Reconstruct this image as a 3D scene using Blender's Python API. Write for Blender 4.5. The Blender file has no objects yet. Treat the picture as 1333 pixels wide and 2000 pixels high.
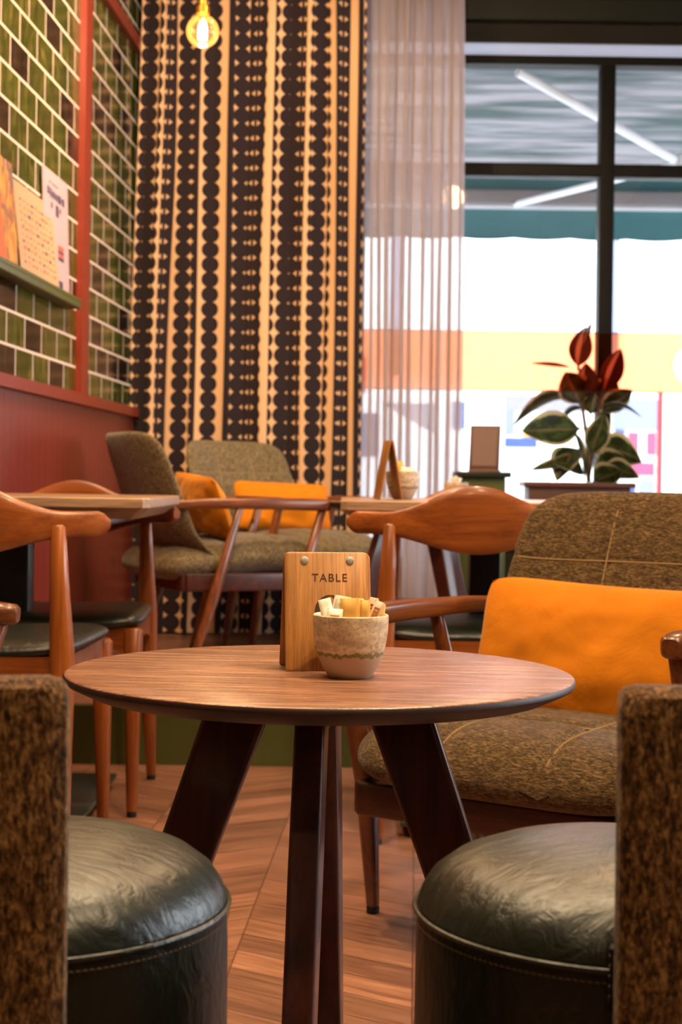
import bpy, bmesh, math, random
from mathutils import Vector, Matrix, noise
random.seed(7)
C = bpy.context.scene.collection
S = bpy.context.scene
PI = math.pi
R = math.radians

# ------------------------------------------------------------------ camera, world, lights
CAM_Z = 0.776
F = 3050.0
cam_d = bpy.data.cameras.new('camera'); cam = bpy.data.objects.new('camera', cam_d); C.objects.link(cam)
cam_d.sensor_width = 36; cam_d.sensor_fit = 'AUTO'; cam_d.lens = F/2000*36
cam_d.shift_y = -61/2000
cam_d.clip_start = 0.05; cam_d.clip_end = 200
ROLL = 0.014
cam.matrix_world = Matrix.Translation((0, 0, CAM_Z)) @ Matrix.Rotation(PI/2, 4, 'X') @ Matrix.Rotation(ROLL, 4, 'Z')
cam_d.dof.use_dof = True; cam_d.dof.focus_distance = 1.84; cam_d.dof.aperture_fstop = 9.5
S.camera = cam
S.view_settings.view_transform = 'Standard'; S.view_settings.look = 'None'
S.view_settings.gamma = 1; S.view_settings.use_curve_mapping = False
S.view_settings.exposure = 0.0

w = bpy.data.worlds.new('world'); S.world = w; w.use_nodes = True
bg = w.node_tree.nodes['Background']; bg.inputs[0].default_value = (0.86, 0.92, 1.0, 1); bg.inputs[1].default_value = 9.5

WARM = (1.0, 0.72, 0.42)
def spot(name, loc, to, watts, angle=80, rad=0.05, col=WARM, blend=0.6):
    l = bpy.data.lights.new(name, 'SPOT'); l.energy = watts; l.spot_size = R(angle); l.spot_blend = blend
    l.shadow_soft_size = rad; l.color = col
    o = bpy.data.objects.new(name, l); C.objects.link(o); o.location = loc
    o.rotation_euler = (Vector(to)-Vector(loc)).to_track_quat('-Z', 'Y').to_euler()
    return o
def area(name, loc, to, watts, sx, sy, col):
    l = bpy.data.lights.new(name, 'AREA'); l.energy = watts; l.shape = 'RECTANGLE'; l.size = sx; l.size_y = sy; l.color = col
    o = bpy.data.objects.new(name, l); C.objects.link(o); o.location = loc
    o.rotation_euler = (Vector(to)-Vector(loc)).to_track_quat('-Z', 'Y').to_euler()
    return o
def bulb(name, loc, watts, rad=0.05, col=(1.0, 0.62, 0.32)):
    l = bpy.data.lights.new(name, 'POINT'); l.energy = watts; l.shadow_soft_size = rad; l.color = col
    o = bpy.data.objects.new(name, l); C.objects.link(o); o.location = loc; return o
spot('ceiling_spot_table', (0.75, 0.9, 2.85), (0.05, 1.85, 0.5), 90, 75)
spot('added_spot_bowl', (0.95, 1.35, 2.85), (-0.05, 1.85, 0.55), 280, 30, 0.04)  # extra narrow spot, added to brighten the sugar packets
spot('ceiling_spot_left', (-0.75, 1.9, 2.85), (-0.25, 1.8, 0.4), 90, 80)
spot('ceiling_spot_rear', (0.1, -0.5, 2.85), (0.0, 1.4, 0.5), 48, 90)
spot('added_spot_stool_a', (-0.32, 2.25, 2.85), (-0.25, 1.25, 0.45), 85, 40, 0.12)  # added to put warm highlights on the left seat dome
spot('added_spot_stool_b', (0.36, 2.25, 2.85), (0.23, 1.25, 0.45), 85, 40, 0.12)  # added to put warm highlights on the right seat dome
spot('ceiling_spot_armchair', (0.45, 2.2, 2.85), (0.5, 2.8, 0.4), 98, 80)
spot('ceiling_spot_dining', (-0.55, 2.7, 2.85), (-0.6, 3.6, 0.6), 130, 90)
spot('ceiling_spot_curtain', (-0.35, 4.3, 2.85), (-0.3, 6.1, 1.2), 150, 95)
spot('ceiling_spot_tiles', (0.1, 3.9, 2.85), (-0.9, 5.0, 1.5), 55, 80)
spot('ceiling_spot_lounge', (0.2, 4.7, 2.85), (-0.1, 5.1, 0.6), 80, 90)
bulb('pendant_light_lounge', (-0.417, 4.5, 2.0), 14, 0.03)
bulb('added_point_left', (-0.75, 3.8, 2.5), 34, 0.07)  # added point light without a fixture, for highlights on glossy surfaces
bulb('added_point_right', (0.65, 3.9, 2.5), 55, 0.07)  # added highlight source on the right, no lamp modelled
bulb('added_point_near', (0.0, 3.0, 2.4), 30, 0.07)  # added highlight source nearer the camera, no lamp modelled
area('overhead_fill_light', (0.8, 1.6, 2.9), (0.8, 1.6, 0), 14, 2.6, 3.4, (1.0, 0.74, 0.50))  # invisible soft fill added overhead, no panel there

# ------------------------------------------------------------------ material helpers
def lin(c):
    c = c/255.0
    return c/12.92 if c <= 0.04045 else ((c+0.055)/1.055)**2.4
def rgb(r, g, b): return (lin(r), lin(g), lin(b), 1)

class NT:
    def __init__(s, name):
        s.m = bpy.data.materials.new(name); s.m.use_nodes = True
        s.t = s.m.node_tree; s.b = s.t.nodes['Principled BSDF']; s.out = s.t.nodes['Material Output']
    def n(s, typ, ins=None, **kw):
        x = s.t.nodes.new('ShaderNode'+typ)
        for k, v in kw.items(): setattr(x, k, v)
        for k, v in (ins or {}).items(): s.set(x.inputs[k], v)
        return x
    def set(s, inp, v):
        if isinstance(v, bpy.types.NodeSocket): s.t.links.new(v, inp)
        else: inp.default_value = v
    def math(s, op, a, b=0.0, c=None):
        x = s.n('Math', operation=op); s.set(x.inputs[0], a); s.set(x.inputs[1], b)
        if c is not None: s.set(x.inputs[2], c)
        return x.outputs[0]
    def mix(s, f, a, b, blend='MIX'):
        x = s.n('MixRGB', blend_type=blend); s.set(x.inputs[0], f); s.set(x.inputs[1], a); s.set(x.inputs[2], b)
        return x.outputs[0]
    def ramp(s, f, stops, interp='LINEAR'):
        x = s.n('ValToRGB'); s.set(x.inputs[0], f); r = x.color_ramp; r.interpolation = interp
        while len(r.elements) < len(stops): r.elements.new(0.5)
        for e, (p, c) in zip(r.elements, stops):
            e.position = p; e.color = c if len(c) == 4 else (*c, 1)
        return x.outputs[0]
    def noise(s, vec, scale, detail=3, rough=0.55, dist=0.0):
        x = s.n('TexNoise', {'Scale': scale, 'Detail': detail, 'Roughness': rough, 'Distortion': dist})
        if vec is not None: s.t.links.new(vec, x.inputs['Vector'])
        return x.outputs[0]
    def mapping(s, vec, scale=(1, 1, 1), rot=(0, 0, 0), loc=(0, 0, 0)):
        x = s.n('Mapping', {'Scale': scale, 'Rotation': rot, 'Location': loc}); s.t.links.new(vec, x.inputs['Vector'])
        return x.outputs[0]
    def obj(s): return s.n('TexCoord').outputs['Object']
    def uv(s): return s.n('TexCoord').outputs['UV']
    def sep(s, v):
        x = s.n('SeparateXYZ'); s.t.links.new(v, x.inputs[0]); return x.outputs
    def comb(s, a, b, c=0.0):
        x = s.n('CombineXYZ'); s.set(x.inputs[0], a); s.set(x.inputs[1], b); s.set(x.inputs[2], c); return x.outputs[0]
    def bump(s, h, strength=0.3, dist=0.002):
        x = s.n('Bump', {'Strength': strength, 'Distance': dist, 'Height': h}); s.t.links.new(x.outputs[0], s.b.inputs['Normal'])
    def p(s, **kw):
        names = dict(base='Base Color', rough='Roughness', metal='Metallic', coat='Coat Weight', coatr='Coat Roughness',
                     sheen='Sheen Weight', spec='Specular IOR Level', emis='Emission Color', emstr='Emission Strength',
                     trans='Transmission Weight', ior='IOR', alpha='Alpha', sheenr='Sheen Roughness', sheent='Sheen Tint')
        for k, v in kw.items(): s.set(s.b.inputs[names[k]], v)

def plain(name, col, rough=0.5, metal=0.0, bumps=0.0, bscale=200, coat=0.0, spec=0.5):
    t = NT(name); t.p(rough=rough, metal=metal, coat=coat, spec=spec)
    nz = t.noise(t.obj(), 9.0, 3)
    t.p(base=t.mix(nz, (col[0]*.88, col[1]*.88, col[2]*.88, 1), (min(1, col[0]*1.1), min(1, col[1]*1.1), min(1, col[2]*1.1), 1)))
    if bumps: t.bump(t.noise(t.obj(), bscale, 2), bumps, 0.001)
    return t.m

def wood(name, dark, mid, light, axis='X', scale=1.0, rough=0.35, coat=0.2, contrast=1.0, pore=0.35, bump=0.08):
    t = NT(name); o = t.obj()
    k = {'X': (1, 14, 14), 'Y': (14, 1, 14), 'Z': (14, 14, 1)}[axis]
    v = t.mapping(o, tuple(a*scale for a in k))
    n1 = t.noise(v, 3.0, 5, 0.6, 0.6)
    f = {'X': (3, 90, 90), 'Y': (90, 3, 90), 'Z': (90, 90, 3)}[axis]
    n2 = t.noise(t.mapping(o, tuple(a*scale for a in f)), 3.0, 3, 0.6)
    base = t.ramp(n1, [(0.5-0.22/contrast, dark), (0.5, mid), (0.5+0.22/contrast, light)])
    por = t.ramp(n2, [(0.38, (1-pore, 1-pore, 1-pore)), (0.55, (1, 1, 1))])
    t.p(base=t.mix(1.0, base, por, 'MULTIPLY'), rough=rough, coat=coat, coatr=0.15)
    if bump: t.bump(n2, bump, 0.001)
    return t.m

def tweed(name, dark, mid, light, scale=1.0, stretch=(1, 1, 0.35), bs=0.6, lo=0.40, hi=0.62):
    t = NT(name); o = t.obj()
    v = t.mapping(o, tuple(a*scale for a in stretch))
    a = t.noise(v, 170, 3, 0.7, 0.4)
    b = t.noise(v, 60, 2, 0.6)
    f = t.math('ADD', t.math('MULTIPLY', a, 0.75), t.math('MULTIPLY', b, 0.25))
    col = t.ramp(f, [(lo, dark), ((lo+hi)/2, mid), (hi, light)])
    t.p(base=col, rough=0.95, spec=0.15, sheen=0.25, sheenr=0.4)
    t.bump(f, bs, 0.004)
    return t.m

def leather(name, col, col2):
    t = NT(name); o = t.obj()
    n1 = t.noise(o, 7, 5, 0.6, 0.3)
    n2 = t.noise(t.mapping(o, (1, 2.2, 1)), 16, 4, 0.65, 1.4)
    n3 = t.noise(o, 420, 2)
    t.p(base=t.mix(n1, col, col2), rough=t.math('ADD', 0.27, t.math('MULTIPLY', n2, 0.22)), spec=0.6, coat=0.15, coatr=0.3)
    h = t.math('ADD', t.math('MULTIPLY', n2, 1.0), t.math('MULTIPLY', n3, 0.05))
    t.bump(h, 0.55, 0.006)
    return t.m

# ------------------------------------------------------------------ mesh helpers
def link(name, me, mat=None, parent=None, loc=(0, 0, 0), rz=0.0, smooth=True):
    o = bpy.data.objects.new(name, me); C.objects.link(o); o.location = loc; o.rotation_euler = (0, 0, rz)
    if mat is not None: me.materials.append(mat)
    if smooth:
        for p in me.polygons: p.use_smooth = True
        try: me.set_sharp_from_angle(angle=R(42))
        except Exception: pass
    if parent is not None: o.parent = parent
    return o
def obj(name, bm, mat, parent=None, loc=(0, 0, 0), rz=0.0, smooth=True):
    bmesh.ops.recalc_face_normals(bm, faces=bm.faces)
    me = bpy.data.meshes.new(name); bm.to_mesh(me); bm.free()
    return link(name, me, mat, parent, loc, rz, smooth)
def tag(o, label, cat=None, group=None, kind=None):
    o['label'] = label
    if cat: o['category'] = cat
    if group: o['group'] = group
    if kind: o['kind'] = kind
    return o
def empty(name, loc, rz, label, cat, group=None):
    o = bpy.data.objects.new(name, None); C.objects.link(o); o.location = loc; o.rotation_euler = (0, 0, rz)
    o.empty_display_size = 0.05
    return tag(o, label, cat, group)
def struct(o):
    o['kind'] = 'structure'; return o
def copy_tree(o, label=None, group=None, parent=None):
    c = o.copy(); C.objects.link(c)
    if parent is not None: c.parent = parent
    if label: c['label'] = label
    if group: c['group'] = group
    for ch in list(o.children): copy_tree(ch, parent=c)
    return c
def NB(): return bmesh.new()
def box(bm, x0, x1, y0, y1, z0, z1, bev=0.0, seg=3, M=None):
    r = bmesh.ops.create_cube(bm, size=1.0); vs = r['verts']
    for v in vs: v.co = Vector(((x0+x1)/2+v.co.x*(x1-x0), (y0+y1)/2+v.co.y*(y1-y0), (z0+z1)/2+v.co.z*(z1-z0)))
    if bev:
        es = list({e for v in vs for e in v.link_edges})
        g = bmesh.ops.bevel(bm, geom=es, offset=bev, segments=seg, affect='EDGES', profile=0.5)
        vs = g['verts']
        vs = list({v for f in g['faces'] for v in f.verts} | set(v for v in vs if v.is_valid))
    if M is not None:
        allv = set(); stack = [v for v in vs if v.is_valid]
        while stack:
            v = stack.pop()
            if v in allv: continue
            allv.add(v)
            for e in v.link_edges: stack.append(e.other_vert(v))
        for v in allv: v.co = M @ v.co
    return bm
def loft(bm, rings, cap=True, closed=True):
    vr = [[bm.verts.new(p) for p in ring] for ring in rings]
    n = len(vr[0])
    for a, b in zip(vr[:-1], vr[1:]):
        for i in range(n if closed else n-1):
            j = (i+1) % n
            bm.faces.new((a[i], a[j], b[j], b[i]))
    if cap:
        bm.faces.new(list(reversed(vr[0]))); bm.faces.new(vr[-1])
    return vr
def sect(w, d, n=16, e=3.0):
    out = []
    for i in range(n):
        a = 2*PI*(i+0.5)/n; c, s = math.cos(a), math.sin(a)
        out.append((math.copysign(abs(c)**(2/e), c)*w/2, math.copysign(abs(s)**(2/e), s)*d/2))
    return out
def bar(bm, pts, side, e=3.0, n=16, rounded=True):
    """pts: (position, width along side, depth); side: direction of width"""
    rings = []; P = [Vector(p[0]) for p in pts]; side = Vector(side).normalized()
    for i, (p, w_, d_) in enumerate(pts):
        t = (P[min(i+1, len(P)-1)]-P[max(i-1, 0)]).normalized()
        s = (side - t*side.dot(t)).normalized(); u = t.cross(s)
        if rounded and i == 0: rings.append([P[i]+s*a*.7+u*b*.7-t*0.0 for a, b in sect(w_, d_, n, e)])
        k = min(w_, d_)*0.18
        if rounded and i == 0: rings.append([P[i]+s*a+u*b+t*k for a, b in sect(w_, d_, n, e)]); continue
        if rounded and i == len(pts)-1:
            rings.append([P[i]+s*a+u*b-t*k for a, b in sect(w_, d_, n, e)])
            rings.append([P[i]+s*a*.7+u*b*.7 for a, b in sect(w_, d_, n, e)]); continue
        rings.append([P[i]+s*a+u*b for a, b in sect(w_, d_, n, e)])
    loft(bm, rings); return bm
def lathe(bm, prof, n=64, e=2.0, sx=1.0, sy=1.0, cx=0, cy=0):
    rings = []; tip0 = tip1 = None
    for r, z in prof:
        ring = []
        for i in range(n):
            a = 2*PI*i/n; c, s = math.cos(a), math.sin(a)
            ring.append((cx+math.copysign(abs(c)**(2/e), c)*max(r, 1e-4)*sx, cy+math.copysign(abs(s)**(2/e), s)*max(r, 1e-4)*sy, z))
        rings.append(ring)
    loft(bm, rings, cap=True); return bm
def tube(bm, pts, r, n=8, caps=True):
    P = [Vector(p) for p in pts]; rings = []
    ref = Vector((0, 0, 1))
    for i, p in enumerate(P):
        t = (P[min(i+1, len(P)-1)]-P[max(i-1, 0)]).normalized()
        rf = ref if abs(t.dot(ref)) < 0.95 else Vector((1, 0, 0))
        s = t.cross(rf).normalized(); u = t.cross(s)
        rr = r[i] if isinstance(r, (list, tuple)) else r
        rings.append([p+(s*math.cos(2*PI*k/n)+u*math.sin(2*PI*k/n))*rr for k in range(n)])
    loft(bm, rings, cap=caps); return bm
def grid(bm, nu, nv, fn, uvs=None):
    vs = [[bm.verts.new(fn(i/nu, j/nv)) for j in range(nv+1)] for i in range(nu+1)]
    for i in range(nu):
        for j in range(nv):
            bm.faces.new((vs[i][j], vs[i+1][j], vs[i+1][j+1], vs[i][j+1]))
    return vs

def superpad(w_, l_, t_, e=4.0, bend=None, nr=26, na=112, edge=5.0, dome=0.0, grooves=None, bottom=1.0):
    """upholstered pad: half sizes w_,l_, half thickness t_"""
    bm = NB(); rings = []
    def pt(r, i, sgn):
        a = 2*PI*(i+0.5)/na; c, s = math.cos(a), math.sin(a)
        e2 = (e[0] if s >= 0 else e[1]) if isinstance(e, tuple) else e; ee = 2+(e2-2)*r
        x = math.copysign(abs(c)**(2/ee), c)*w_*r; y = math.copysign(abs(s)**(2/ee), s)*l_*r
        z = t_*(max(0, 1-r**edge))**0.5*(1 if sgn > 0 else -bottom)
        if sgn > 0:
            z += dome*(1-r*r)
            if grooves: z -= grooves(x, y)
        p = Vector((x, y, z))
        return bend(p) if bend else p
    rs = [math.sin(PI/2*k/nr) for k in range(nr+1)]
    for r in rs[1:]: rings.append([pt(r, i, 1) for i in range(na)])
    for r in reversed(rs[1:-1]): rings.append([pt(r, i, -1) for i in range(na)])
    vr = loft(bm, rings, cap=False)
    ct = bm.verts.new(pt(0.0, 0, 1)); cb = bm.verts.new(pt(0.0, 0, -1))
    for i in range(na):
        j = (i+1) % na
        bm.faces.new((ct, vr[0][j], vr[0][i])); bm.faces.new((cb, vr[-1][i], vr[-1][j]))
    return bm

# ------------------------------------------------------------------ materials
M = {}
M['table_top'] = wood('walnut_laminate', rgb(100, 66, 50), rgb(138, 96, 74), rgb(192, 146, 118), 'X', 1.7, 0.25, 0.0, 0.8, 0.6, 0.5)
M['table_edge'] = wood('dark_stained_edge', rgb(34, 14, 10), rgb(46, 19, 14), rgb(60, 27, 19), 'X', 1.0, 0.5, 0.0)
M['table_leg'] = wood('dark_walnut_leg', rgb(56, 25, 18), rgb(80, 36, 26), rgb(98, 48, 34), 'Z', 1.0, 0.36, 0.25, 1, 0.2, 0.04)
M['armframe'] = wood('teak_frame', rgb(80, 40, 18), rgb(122, 66, 32), rgb(146, 84, 42), 'Y', 1.0, 0.32, 0.35, 1, 0.3)
M['armframe_v'] = wood('teak_frame_upright', rgb(80, 40, 18), rgb(122, 66, 32), rgb(146, 84, 42), 'Z', 1.0, 0.32, 0.35, 1, 0.3)
M['seatrail'] = wood('dark_seat_rail', rgb(52, 22, 14), rgb(74, 32, 20), rgb(92, 42, 26), 'X', 1.0, 0.4, 0.2)
M['chairwood'] = wood('orange_beech', rgb(104, 50, 16), rgb(152, 78, 26), rgb(180, 100, 40), 'X', 0.8, 0.34, 0.3, 0.9, 0.18, 0.03)
M['chairwood_v'] = wood('orange_beech_upright', rgb(112, 56, 18), rgb(160, 84, 28), rgb(186, 106, 42), 'Z', 0.8, 0.34, 0.3, 0.9, 0.18, 0.03)
M['signwood'] = wood('bamboo_sign', rgb(132, 82, 38), rgb(172, 116, 56), rgb(196, 142, 76), 'Z', 1.9, 0.45, 0.0, 0.7, 0.30, 0.1)
M['tablewood'] = wood('pale_brown_top', rgb(160, 122, 92), rgb(186, 146, 114), rgb(206, 168, 134), 'X', 1, 0.32, 0.15)
M['tweed'] = tweed('brown_tweed', rgb(46, 33, 19), rgb(86, 66, 42), rgb(142, 114, 78), 2.6, (0.26, 0.8, 1.2), 0.45, 0.38, 0.64)
M['boucle'] = tweed('bracken_chenille', rgb(48, 28, 13), rgb(112, 76, 40), rgb(170, 128, 80), 1.75, (1.15, 1.15, 0.45), 0.9, 0.40, 0.62)
M['greytweed'] = tweed('olive_weave', rgb(66, 56, 40), rgb(112, 96, 70), rgb(140, 122, 92), 1.4, (1, 1, .6), 0.3)
M['seam'] = plain('seam_cord', rgb(150, 120, 80), 0.9)
M['mustard'] = None
t = NT('mustard_velvet'); o_ = t.obj(); n1 = t.noise(o_, 9, 4, .6, .6)
t.p(base=t.mix(n1, rgb(186, 104, 6), rgb(216, 130, 14)), rough=0.85, spec=0.2, sheen=0.5, sheenr=0.35, sheent=(1, .7, .35, 1))
t.bump(t.math('ADD', n1, t.math('MULTIPLY', t.noise(o_, 500, 2), .03)), 0.25, 0.02); M['mustard'] = t.m
M['leather'] = leather('dark_green_leather', rgb(14, 20, 12), rgb(30, 35, 21))
M['thread'] = plain('tan_thread', rgb(120, 100, 70), 0.8)
M['metal'] = plain('brushed_steel', rgb(165, 160, 152), 0.5, 0.5, 0.6, 900)
M['black'] = plain('black_metal', rgb(18, 18, 18), 0.35, 0.3)
M['greenmetal'] = plain('grey_green_plate', rgb(70, 78, 72), 0.35, 0.5)
M['ink'] = plain('engraved_brown', rgb(70, 34, 20), 0.7)
M['green'] = plain('olive_paint', rgb(76, 80, 32), 0.45)
M['darkgreen'] = plain('dark_green_paint', rgb(30, 34, 22), 0.4)
M['red'] = plain('rust_red_paint', rgb(128, 44, 26), 0.4)
M['ceil'] = plain('dark_olive_ceiling', rgb(36, 30, 16), 0.85)
M['greige'] = plain('warm_plaster', rgb(120, 96, 70), 0.8)
M['frame'] = plain('window_frame_dark', rgb(16, 14, 10), 0.6, spec=.25)
M['white'] = plain('white_powder_coat', rgb(215, 215, 220), 0.4)
M['greybeam'] = plain('grey_beam', rgb(120, 112, 112), 0.5)
M['teal'] = plain('teal_canvas', rgb(58, 104, 108), 0.8)
M['brass'] = plain('aged_brass', rgb(176, 126, 50), 0.3, 0.9)
M['padblack'] = plain('black_glide', rgb(16, 14, 12), 0.6)

# canvas of awning, grey with soft seams
t = NT('awning_canvas'); o_ = t.obj()
n1 = t.noise(t.mapping(o_, (0.6, 5, 1)), 2.2, 3)
t.p(base=t.ramp(n1, [(.38, rgb(66, 82, 82)), (.5, rgb(112, 114, 118)), (.62, rgb(152, 148, 152))]), rough=.9); M['canvas'] = t.m

# glazed wall tile
t = NT('green_glazed_tile'); uv = t.uv()
br = t.n('TexBrick', {'Scale': 1.0, 'Mortar Size': 0.0042, 'Mortar Smooth': 0.15, 'Bias': 0.0, 'Brick Width': 0.2, 'Row Height': 0.095,
                      'Color1': (0, 0, 0, 1), 'Color2': (1, 1, 1, 1), 'Mortar': (0.5, 0.5, 0.5, 1)}); br.offset = 0.5
t.t.links.new(uv, br.inputs['Vector'])
cellr = br.outputs['Color']; mort = br.outputs['Fac']
glz = t.noise(t.mapping(uv, (1.3, 0.5, 1)), 26, 4, .65, .8)
green = t.ramp(glz, [(.36, rgb(32, 42, 6)), (.54, rgb(60, 72, 14)), (.72, rgb(128, 108, 56))])
darkt = t.ramp(glz, [(.42, rgb(8, 7, 6)), (.58, rgb(16, 11, 8)), (.70, rgb(80, 54, 36))])
isd = t.math('LESS_THAN', cellr, 0.13)
tone = t.math('ADD', .75, t.math('MULTIPLY', cellr, .45))
body = t.mix(isd, t.mix(1.0, green, t.comb(tone, tone, tone), 'MULTIPLY'), darkt)
t.p(base=t.mix(mort, body, rgb(222, 200, 186)), rough=t.math('ADD', .12, t.math('MULTIPLY', mort, .7)), spec=.6)
t.bump(t.math('ADD', t.math('MULTIPLY', mort, -1.0), t.math('MULTIPLY', glz, .25)), .5, .004); M['tile'] = t.m

# red tongue and groove
t = NT('red_beadboard'); uv = t.uv(); s_ = t.sep(uv)
g = t.math('PINGPONG', s_[0], 0.04)
gm = t.math('LESS_THAN', g, 0.0025)
t.p(base=t.mix(gm, rgb(124, 46, 34), rgb(70, 20, 14)), rough=.38)
t.bump(t.math('SUBTRACT', 1.0, gm), .6, .003); M['bead'] = t.m

# chevron floor
t = NT('chevron_oak_floor'); gp = t.n('NewGeometry').outputs['Position']; s_ = t.sep(gp)
u = t.math('ADD', t.math('SUBTRACT', s_[0], t.math('MULTIPLY', s_[1], 0.0489)), 0.2867+29.0)
uu = t.math('DIVIDE', u, 0.29); k = t.math('FLOOR', uu)
pp = t.math('PINGPONG', u, 0.29)
wv = t.math('ADD', s_[1], t.math('MULTIPLY', pp, 0.62))
q = t.math('DIVIDE', wv, 0.092); qi = t.math('FLOOR', q); fr = t.math('FRACT', q)
wn = t.n('TexWhiteNoise', noise_dimensions='2D'); t.t.links.new(t.comb(k, qi), wn.inputs['Vector']); rnd = wn.outputs['Value']
gl = t.noise(t.comb(t.math('MULTIPLY', pp, 4.0), t.math('MULTIPLY', wv, 46.0), t.math('MULTIPLY', rnd, 37.0)), 1.6, 5, .62, .8)
grain = t.ramp(gl, [(.28, rgb(106, 70, 54)), (.52, rgb(142, 98, 76)), (.76, rgb(166, 122, 98))])
tn = t.math('ADD', .68, t.math('MULTIPLY', rnd, .5))
colr = t.mix(1.0, grain, t.comb(tn, t.math('MULTIPLY', tn, .97), t.math('MULTIPLY', tn, .93)), 'MULTIPLY')
e1 = t.math('LESS_THAN', t.math('PINGPONG', q, .5), .018)
e2 = t.math('LESS_THAN', t.math('PINGPONG', uu, .5), .006)
ed = t.math('MAXIMUM', e1, e2)
t.p(base=t.mix(t.math('MULTIPLY', ed, .6), colr, rgb(60, 30, 20)), rough=t.math('ADD', .24, t.math('MULTIPLY', gl, .22)), spec=.5)
t.bump(t.math('ADD', t.math('MULTIPLY', ed, -1.0), t.math('MULTIPLY', gl, .5)), .25, .002); M['floor'] = t.m

# dotted curtain
t = NT('dotted_curtain_cloth'); s_ = t.sep(t.uv())
ph = t.math('MODULO', s_[0], 0.345)
vv = t.math('SUBTRACT', t.math('FRACT', t.math('DIVIDE', s_[1], 0.059)), .5); vy = t.math('MULTIPLY', vv, .059)
vy2 = t.math('MULTIPLY', vy, vy)
mask = None
for c0, r0 in ((.034, .0320), (.102, .0320), (.206, .0320), (.272, .0320)):
    dx = t.math('SUBTRACT', ph, c0)
    dd = t.math('SQRT', t.math('ADD', t.math('MULTIPLY', dx, dx), vy2))
    m_ = t.math('LESS_THAN', dd, r0)
    mask = m_ if mask is None else t.math('MAXIMUM', mask, m_)
st = t.math('LESS_THAN', t.math('ABSOLUTE', t.math('SUBTRACT', ph, .239)), .006)
mask = t.math('MAXIMUM', mask, st)
wv_ = t.noise(t.uv(), 700, 1)
cream = t.mix(wv_, rgb(208, 164, 124), rgb(226, 184, 144)); darkc = rgb(42, 32, 35)
t.p(base=t.mix(mask, cream, darkc), rough=.9, spec=.15, sheen=.15); t.bump(wv_, .2, .001); M['curtain'] = t.m

# sheer
t = NT('sheer_voile'); nt = t.t
df = t.n('BsdfDiffuse', {'Color': rgb(206, 188, 184)}); tl = t.n('BsdfTranslucent', {'Color': rgb(176, 168, 178)}); tr = t.n('BsdfTransparent')
weave = t.noise(t.mapping(t.uv(), (8, 60, 1)), 6, 2)
mx1 = t.n('MixShader', {0: .45}); nt.links.new(df.outputs[0], mx1.inputs[1]); nt.links.new(tl.outputs[0], mx1.inputs[2])
mx2 = t.n('MixShader', {0: t.math('ADD', .14, t.math('MULTIPLY', weave, .14))}); nt.links.new(mx1.outputs[0], mx2.inputs[1]); nt.links.new(tr.outputs[0], mx2.inputs[2])
nt.links.new(mx2.outputs[0], t.out.inputs[0]); M['sheer'] = t.m

def glassmat(name, tint, refl=0.08):
    t = NT(name); nt = t.t
    tr = t.n('BsdfTransparent', {'Color': tint}); gl = t.n('BsdfGlossy', {'Color': (1, 1, 1, 1), 'Roughness': 0.02})
    fz = t.n('Fresnel', {'IOR': 1.45})
    mx = t.n('MixShader', {0: t.math('MULTIPLY', fz.outputs[0], refl*10)}); nt.links.new(tr.outputs[0], mx.inputs[1]); nt.links.new(gl.outputs[0], mx.inputs[2])
    nt.links.new(mx.outputs[0], t.out.inputs[0]); return t.m
M['glass'] = glassmat('clear_glass', (.97, .98, .98, 1), .06)
M['film'] = glassmat('orange_window_film', (1.0, .27, .12, 1), .04)
t = NT('frosted_glass'); nt = t.t
tl = t.n('BsdfTranslucent', {'Color': (.8, .82, .9, 1)}); df = t.n('BsdfDiffuse', {'Color': (.6, .6, .66, 1)})
mx = t.n('MixShader', {0: .35}); nt.links.new(tl.outputs[0], mx.inputs[1]); nt.links.new(df.outputs[0], mx.inputs[2]); nt.links.new(mx.outputs[0], t.out.inputs[0])
t.p(rough=.5); M['frost'] = t.m

# ------------------------------------------------------------------ room shell
FY = 4.25      # riser of the raised area
PZ = 0.16      # its height
WY = 6.62      # window wall
JY = 4.0      # where the left wall steps out
def wx(y): return -1.138+0.0489*y
bm = NB(); box(bm, -2.0, 3.6, -2.6, FY+.02, -.05, 0.0); struct(obj('floor', bm, M['floor'], smooth=False))
bm = NB(); box(bm, -1.3, 3.6, FY, WY, -.05, PZ); struct(obj('floor_raised', bm, M['floor'], smooth=False))
bm = NB(); box(bm, -1.9, 3.6, FY-.02, FY, 0, PZ-.002); struct(obj('trim_1', bm, M['green'], smooth=False))
bm = NB(); box(bm, -2.0, 3.6, -2.6, WY+.2, 3.0, 3.1); struct(obj('ceiling', bm, M['ceil'], smooth=False))
def wallquad(name, pts, uvs, mat, thick=0.06):
    """vertical slab on the left wall; pts along wall y0,y1,z0,z1 offset towards the room"""
    y0, y1, z0, z1, off = pts
    bm = NB(); uvl = bm.loops.layers.uv.new('UVMap')
    n = Vector((1, -.0489, 0)).normalized()
    A = Vector((wx(y0), y0, 0)); B = Vector((wx(y1), y1, 0))
    L = (B-A).length
    q = []
    for (p, z) in ((A, z0), (B, z0), (B, z1), (A, z1)): q.append(p+Vector((0, 0, z))+n*off)
    f = [bm.verts.new(v) for v in q]; b = [bm.verts.new(v-n*thick) for v in q]
    faces = [bm.faces.new(f), bm.faces.new(list(reversed(b)))]
    for i in range(4): faces.append(bm.faces.new((f[i], b[i], b[(i+1) % 4], f[(i+1) % 4])))
    uvf = {f[0]: (y0, z0), f[1]: (y1, z0), f[2]: (y1, z1), f[3]: (y0, z1)}
    for i in range(4): uvf[b[i]] = uvf[f[i]]
    for fc in faces:
        for lp in fc.loops: lp[uvl].uv = uvf[lp.vert]
    return struct(obj(name, bm, mat, smooth=False))
wallquad('wall_left', (JY, WY, 1.0, 3.0, 0.0), None, M['tile'])
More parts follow.
